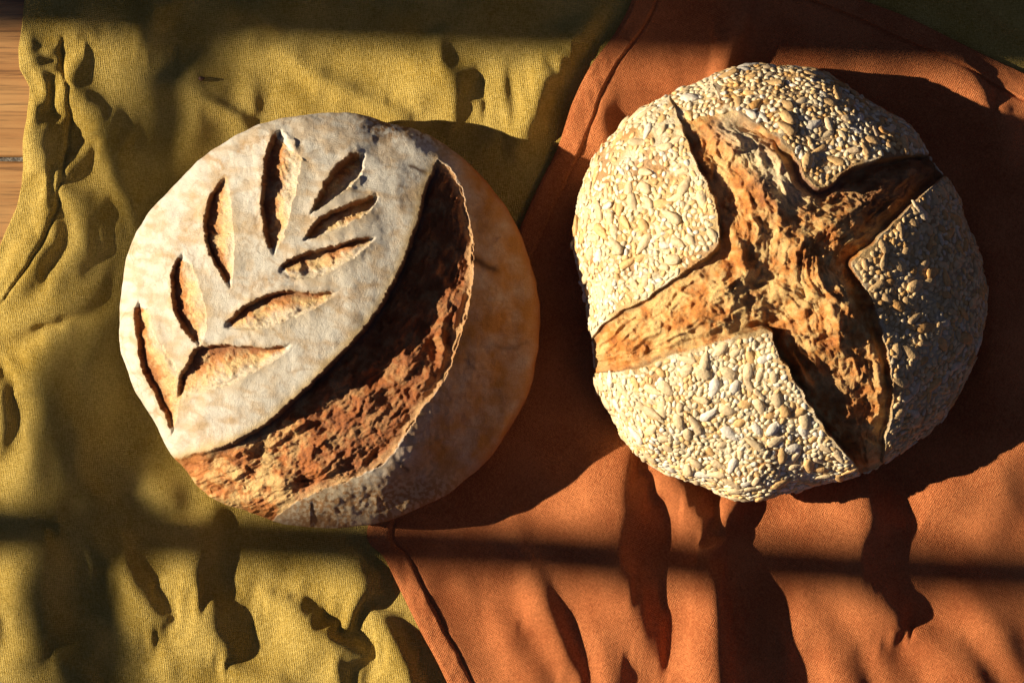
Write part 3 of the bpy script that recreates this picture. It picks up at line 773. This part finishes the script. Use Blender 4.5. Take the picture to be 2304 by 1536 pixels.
# ------------------------------------------------------------------ seeded loaf (right)
P, n, q, th, U, V, F, loop = loaf_surface(RIM_R, CR, RR, .028, .060, 620, 1.0)
top = sm(1.02, .92, q)
wu = U + 5 * perlin(U / 30, V / 30, 41.); wv = V + 5 * perlin(U / 30, V / 30, 46.)
Q1e = spline([(1500,190),(1522,250),(1537,295),(1560,350),(1590,410),(1611,462),(1618,520),(1610,562),(1560,600),(1500,640),(1440,680),(1400,700),(1362,728),(1325,765),(1290,790)], 5)
Q1 = np.concatenate([Q1e, [(1200,780),(1200,180)]])
Q4e = spline([(1290,850),(1345,838),(1420,830),(1500,802),(1580,777),(1640,760),(1727,742),(1742,772),(1762,812),(1800,872),(1840,940),(1870,985),(1915,1030),(1950,1090)], 5)
Q4 = np.concatenate([Q4e, [(1950,1200),(1200,1200),(1200,850)]])
Q2e = spline([(1590,150),(1620,225),(1660,256),(1695,276),(1742,310),(1780,350),(1802,388),(1822,416),(1862,420),(1900,388),(1960,366),(2040,352),(2120,350)], 5)
Q2 = np.concatenate([Q2e, [(2200,330),(2200,80),(1590,80)]])
Q3e = spline([(2160,385),(2115,405),(2040,472),(1980,532),(1936,570),(1914,592),(1930,622),(1955,662),(1976,722),(1996,802),(2006,872),(2006,932),(1990,990),(1985,1060)], 5)
Q3 = np.concatenate([Q3e, [(1985,1160),(2300,1160),(2300,385)]])
dz = np.zeros(len(P)); crust = np.zeros(len(P), bool); qid = np.zeros(len(P), int)
dmin = np.full(len(P), 1e4); drop = np.zeros(len(P)); tmin = np.zeros(len(P))
tears = fbm(U / 28, V / 28, 50.5, 3)
for i, (pe, pq) in enumerate(((Q1e, Q1), (Q2e, Q2), (Q3e, Q3), (Q4e, Q4))):
    ins = inpoly(wu, wv, pq)
    crust |= ins; qid[ins] = i + 1
    d, t, s = sub_dist(wu, wv, pe, 420)
    # flap lifts toward its torn edge
    lift = (.0035, .003, .002, .0035)[i] * np.exp(-d / 45.) * sm(0, .12, t) * sm(1, .88, t)
    lift = lift * (np.interp(t, [0, .4, .52, 1], [.1, .2, 1, 1]) if i == 3 else np.interp(t, [0, .5, .62, 1], [1, 1, .4, .4]) if i == 0 else 1)
    dz += np.where(ins, lift, 0)
    D = (np.interp(t, [0, .1, .3, .5, .58, .7, 1], [.001, .004, .0065, .008, .0015, .0008, .0005]),
         np.interp(t, [0, .2, .5, .62, .75, 1], [.001, .005, .009, .009, .005, .001]),
         np.interp(t, [0, .2, .4, .6, .9, 1], [.001, .005, .007, .007, .005, .001]),
         np.interp(t, [0, .2, .42, .49, .56, .9, 1], [.0002, .0003, .0005, .006, .012, .010, .002]))[i]
    dd = D * np.exp(-d / (40. if i != 3 else 75.)) * sm(0, 7, d)
    drop = np.maximum(drop, np.where(ins, 0, dd))
    k = (d < dmin) & ~ins; tmin[k] = t[k] * 850 + 300 * i; dmin[k] = d[k]
topline = V - (268 - .2 * (U - 1530)) + 6 * tears
crumb = ~crust & (q < 1.0) & ~((topline < 0) & (V < 420))
close = np.where(V < 420, sm(0, 60, topline), 1)
rough, hole, strand = crumb_relief(wu, wv, 63.0, tmin, dmin)
rough = rough * 1.25 + .0045 * sm(0, 95, dmin)
arm_r = sm(1850, 1960, U) * sm(560, 480, V)
arm_b = sm(740, 880, V) * sm(1740, 1790, U) * sm(5, 60, dmin)
dz += np.where(crumb, close * (-drop - .0012 + rough * sm(2, 26, dmin) * sm(1.0, .9, q) - .006 * arm_r - .0055 * arm_b), 0)
for pts, hh, w in (([(1560,330),(1590,380),(1600,420)], .004, 11), ([(1765,760),(1800,830),(1850,900)], .0065, 10), ([(1900,600),(1905,690),(1950,760),(1975,830),(1975,960)], .005, 14), ([(1690,270),(1740,340),(1775,410)], .004, 16), ([(1630,480),(1660,560),(1680,640)], .0045, 14), ([(1850,650),(1880,720),(1880,800)], .004, 13), ([(1700,420),(1740,470),(1760,540)], .004, 18)):
    d, t, s = sub_dist(wu + 5 * tears, wv + 5 * tears, spline(pts, 6), 70)
    dz += np.where(crumb, hh * np.exp(-(d / w) ** 2) * np.sin(np.pi * np.clip(t * .9 + .05, 0, 1)), 0)
und = .0020 * fbm(U / 150, V / 150, P[:, 2] * 25 + 42, 3) + .0006 * fbm(U / 36, V / 36, P[:, 2] * 60 + 49, 3)
dirv = n * .35 + np.array([0, 0, .65]); dirv /= np.linalg.norm(dirv, axis=1)[:, None]
P1 = P + n * (und * sm(1.15, 1.0, q))[:, None] + dirv * (dz * top)[:, None]
region = crumb.astype(int)
z3 = P[:, 2] * 40
fl_n = fbm(U / 55, V / 55, z3 + 44, 5)
c = mixc(np.repeat(np.array([.70, .46, .20])[None], len(P), 0), [.80, .68, .47], sm(-.3, .6, fl_n))
c = mixc(c, [.45, .22, .075], .8 * sm(.1, .6, fbm(U / 90, V / 90, z3 + 14, 4)))
c = mixc(c, [.30, .15, .06], (qid == 2) * .5 * sm(500, 280, V))
c = mixc(c, [.40, .25, .11], (qid == 3) * .5)
tn = fbm(U / 48, V / 48, 75.5, 4) + .6 * fbm(U / 14, V / 14, 85.5, 3)
cc = mixc(np.repeat(np.array([.88, .56, .21])[None], len(P), 0), [.68, .26, .05], sm(-.55, .55, tn + .3 * perlin(U / 90, V / 90, 88.)))
cc = mixc(cc, [.32, .10, .024], np.clip(sm(.35, 1.1, tn) * .6 + .4 * hole + .2 * strand, 0, .9))
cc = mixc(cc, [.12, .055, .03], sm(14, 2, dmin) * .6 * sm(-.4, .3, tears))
pale = np.exp(-(sub_dist(U, V, spline([(1640,280),(1700,340),(1740,390),(1790,430)], 6), 120)[0] / 34.) ** 2)
cc = mixc(cc, [.82, .66, .40], pale * .85); cc = mixc(cc, [.46, .17, .04], arm_b * .5)  # pale floury strip; bottom arm's shade put into its crumb colour
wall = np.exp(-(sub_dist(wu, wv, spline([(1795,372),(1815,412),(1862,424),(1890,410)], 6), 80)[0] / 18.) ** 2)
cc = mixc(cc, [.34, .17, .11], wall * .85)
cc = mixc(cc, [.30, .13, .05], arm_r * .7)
c = np.where(crumb[:, None], cc, c)
org = (wx(CR[0]), wy(CR[1]), .003)
c = np.clip(c, .01, .95)
loafB = finish_loaf('seeded_loaf', 'round loaf crusted with sesame and sunflower seeds and torn open in a rough cross', P1, F, loop, region, c, [M_DOUGH, M_CRUMB], ['crust', 'torn_opening'], org)

# ---- seeds
Pn = P1.reshape(621, 621, 3)
gu = np.gradient(Pn, axis=1); gv = np.gradient(Pn, axis=0)
nn = np.cross(gv, gu); area = np.linalg.norm(nn, axis=-1); nn /= area[..., None] + 1e-12
area = area.ravel(); nn = nn.reshape(-1, 3)
smooth_n = n * .6 + nn * .4; smooth_n /= np.linalg.norm(smooth_n, axis=1)[:, None]
ok = (~crumb & (q < 1.07))
edge_d = np.full(len(P), 1e4)
for pe in (Q1e, Q2e, Q3e, Q4e):
    d, t, s = sub_dist(wu, wv, pe, 80); edge_d = np.minimum(edge_d, d)
bare = sm(-.35, .25, fbm(U / 55, V / 55, 91., 2)) * (qid == 1) * sm(500, 380, V)      # bare dough shows at the upper left
bare = np.maximum(bare, .9 * sm(1.0, 1.06, q))
ring = sm(.80, .92, q) * sm(1750, 1560, U + .5 * V) * .9
bare = np.maximum(bare, ring)
bare = np.maximum(bare, .55 * sm(.84, .98, q) * sm(.0, .5, fbm(U / 40, V / 40, 95., 2)))
w = area * ok * (1 - .93 * bare)
clump = .25 + sm(-.4, .5, fbm(U / 60, V / 60, 99., 3))
w_s = w * (edge_d > 9) ; w_f = w * (edge_d > 16)

def poisson(weights, count, rmin, taken_pts, taken_r):
    cand = rng.choice(len(P), size=count * 14, p=weights / weights.sum())
    cell = {}
    cs = .006
    def key(p): return (int(math.floor(p[0] / cs)), int(math.floor(p[1] / cs)), int(math.floor(p[2] / cs)))
    for p, r in zip(taken_pts, taken_r): cell.setdefault(key(p), []).append((p, r))
    out = []
    for ci in cand:
        if len(out) >= count: break
        p = P1[ci]; kx, ky, kz = key(p); bad = False
        for dx in (-1, 0, 1):
            for dy in (-1, 0, 1):
                for dzk in (-1, 0, 1):
                    for (o_, r) in cell.get((kx + dx, ky + dy, kz + dzk), ()):
                        rr = rmin + r
                        if (p[0] - o_[0]) ** 2 + (p[1] - o_[1]) ** 2 + (p[2] - o_[2]) ** 2 < rr * rr: bad = True; break
                    if bad: break
                if bad: break
            if bad: break
        if not bad:
            out.append(ci); cell.setdefault(key(p), []).append((p, rmin))
    return out

def seed_shape(nu, nv, Lx, Wy, Tz, teardrop, bend=0):
    """closed ellipsoid-like seed; pole axis along x"""
    V = [(-1, 0, 0)]
    for i in range(1, nu):
        a = -math.cos(math.pi * i / nu); rr = math.sqrt(max(0, 1 - a * a))
        rr *= (1 - teardrop * a) / (1 + .25 * teardrop)
        for j in range(nv):
            b = 2 * math.pi * j / nv
            V.append((a, rr * math.cos(b), rr * math.sin(b)))
    V.append((1, 0, 0))
    F3 = []; F4 = []
    for j in range(nv): F3.append((0, 1 + (j + 1) % nv, 1 + j))
    for i in range(nu - 2):
        for j in range(nv):
            a0 = 1 + i * nv; F4.append((a0 + j, a0 + (j + 1) % nv, a0 + nv + (j + 1) % nv, a0 + nv + j))
    e = len(V) - 1; a0 = 1 + (nu - 2) * nv
    for j in range(nv): F3.append((a0 + j, a0 + (j + 1) % nv, e))
    V = np.array(V) * np.array([Lx, Wy, Tz]) * .5
    V[:, 2] += bend * V[:, 0] ** 2
    return V, np.array(F3), np.array(F4)

SUNF = []
for k in range(3):
    v, f3, f4 = seed_shape(7, 8, .0108 * (1, .9, 1.08)[k], .0059 * (1, 1.08, .9)[k], .0031, (.38, .25, .45)[k], (8, -6, 12)[k])
    v = v + rng.normal(0, .00016, v.shape)
    SUNF.append((v, f3, f4))
SES = []
for k in range(3):
    v, f3, f4 = seed_shape(5, 6, 0.0046 * (1, .92, 1.06)[k], .0034 * (1, 1.06, .97)[k], .0020, (.35, .3, .42)[k])
    SES.append((v, f3, f4))

sun_idx = poisson(w_f * clump * (1 - .4 * (qid == 2)), 400, .0033, [], [])
sun_pts = [P1[i] for i in sun_idx]
ses_idx = poisson(w_s, 4000, .00125, sun_pts, [.0019] * len(sun_pts))

def frame(i, lift, tilt):
    z = smooth_n[i] + rng.normal(0, tilt, 3); z /= np.linalg.norm(z)
    a = rng.uniform(0, 2 * math.pi); t = np.array([math.cos(a), math.sin(a), .1])
    x = t - z * (t @ z); x /= np.linalg.norm(x); y = np.cross(z, x)
    return np.stack([x, y, z], 1), P1[i] + z * lift

def seed_colour(i, kind):
    base = np.array([.80, .59, .34]) if kind == 'sun' else np.array([.86, .69, .43])
    base = base * rng.uniform(.82, 1.12)
    r = rng.rand()
    if r < .22: base = base * np.array([1.0, .82, .58])
    if r > .86: base = lerp(base, np.array([.82, .78, .70]), .6)
    if qid[i] == 2: base = base * (np.array([.88, .74, .56]) if rng.rand() < .45 else np.array([1, 1, 1]))
    if qid[i] == 3: base = base * np.array([.88, .76, .6])
    return np.clip(base, .03, .9)

from mathutils import Matrix
def place_seeds(idx, shapes, kind, name, lifts, tilt, pname, cap=300):
    rank = sorted(range(len(idx)), key=lambda j: -(n[idx[j]][2]) - .15 * rng.rand())
    rank_pos = {j: r for r, j in enumerate(rank)}
    prot = []
    for s_, (v, f3, f4) in enumerate(shapes):
        o = mesh_np(name, v, [f4, f3], M_SEED, None, np.ones((len(v), 3)))
        prot.append(o)
    used = [False] * len(shapes)
    bigV, big3, big4, bigC = [], [], [], []; off = 0
    for j, i in enumerate(idx):
        k = rng.randint(len(shapes)); sc = rng.uniform(.75, 1.28) if kind == 'sun' else rng.uniform(.8, 1.15)
        Rm, p = frame(i, lifts * sc, tilt); cl = seed_colour(i, kind)
        if rank_pos[j] < cap:
            if not used[k]: o = prot[k]; used[k] = True
            else:
                o = prot[k].copy(); col.objects.link(o)
            o.parent = loafB
            mt = np.eye(4); mt[:3, :3] = Rm * sc; mt[:3, 3] = p - np.array(org)
            o.matrix_local = Matrix(mt.tolist())
            o.color = (*cl.tolist(), 1)
        else:
            v, f3, f4 = shapes[k]
            bigV.append((v * sc) @ Rm.T + p - np.array(org)); big3.append(f3 + off); big4.append(f4 + off); off += len(v)
            bigC.append(np.repeat(cl[None], len(v), 0))
    if bigV:
        o = mesh_np(pname, np.concatenate(bigV), [np.concatenate(big4), np.concatenate(big3)], M_SEED, loafB, np.concatenate(bigC))
        o['kind'] = 'stuff'
place_seeds(sun_idx, SUNF, 'sun', 'sunflower_seed', .0000, .10, 'sunflower_seeds')
place_seeds(ses_idx, SES, 'ses', 'sesame_seed', -.0001, .18, 'sesame_seeds')

# ------------------------------------------------------------------ small dark crumb lying on the olive cloth
v, f3, f4 = seed_shape(7, 8, .0034, .003, .0026, .2)
v = v + rng.normal(0, .0002, v.shape)
rc = olive_pos(np.array([457.]), np.array([180.]))[0]; zc = float(rc[2]) / S
o = mesh_np('bread_crumb', v, [f4, f3], M_BROWN)
o.location = (wx(457), wy(180), zc + .0008)
tag(o, 'tiny dark brown bread crumb on the olive cloth above the scored loaf', 'crumb')

# ------------------------------------------------------------------ the window the sunlight falls through (its bars cast the soft bands)
win = empty('window_frame', (-2.2, 0, 0))
tag(win, kind='structure')
wd = np.array([-.15, -.9887, 0]); wn = np.array([wd[1], -wd[0], 0])      # along the window, and its normal
W0 = np.array([-2.2, 0, 0])
def to_window(px, py):
    p = np.array([wx(px), wy(py), .007]); t = ((p - W0) @ wn) / (LDIR @ wn)
    s = p - LDIR * t
    return (s - W0) @ wd, s[2]
def bar(name, s0, s1, z0, z1, th=.03):
    V = []
    for a in (s0, s1):
        for b in (-th / 2, th / 2):
            for z in (z0, z1): V.append(wd * a + wn * b + np.array([0, 0, z]))
    F = np.array([(0, 1, 3, 2), (4, 6, 7, 5), (0, 4, 5, 1), (2, 3, 7, 6), (0, 2, 6, 4), (1, 5, 7, 3)])
    mesh_np(name, np.array(V), F, M_PAINT, win, smooth=False)
sa, _ = to_window(1200, 1184); sb, _ = to_window(1200, 1296)
_, zb0 = to_window(205, 775); _, zb1 = to_window(368, 775)
st, _ = to_window(1200, 118)
zlo, zhi = .55, 2.1
bar('mullion', sa, sb, zlo, zhi)
zc0, zc1 = min(zb0, zb1), max(zb0, zb1)
bar('glazing_bar', st - .0, sa - .0, zc0, zc1, .026)
bar('glazing_bar', sb, sb + .32, zc0, zc1, .026)
bar('jamb', st - .22, st, zlo - .05, zhi + .05, .05)
bar('jamb', sb + .32, sb + .40, zlo - .05, zhi + .05, .05)
bar('sill', st, sb + .32, zlo - .05, zlo, .06)
bar('head', st, sb + .32, zhi, zhi + .05, .05)
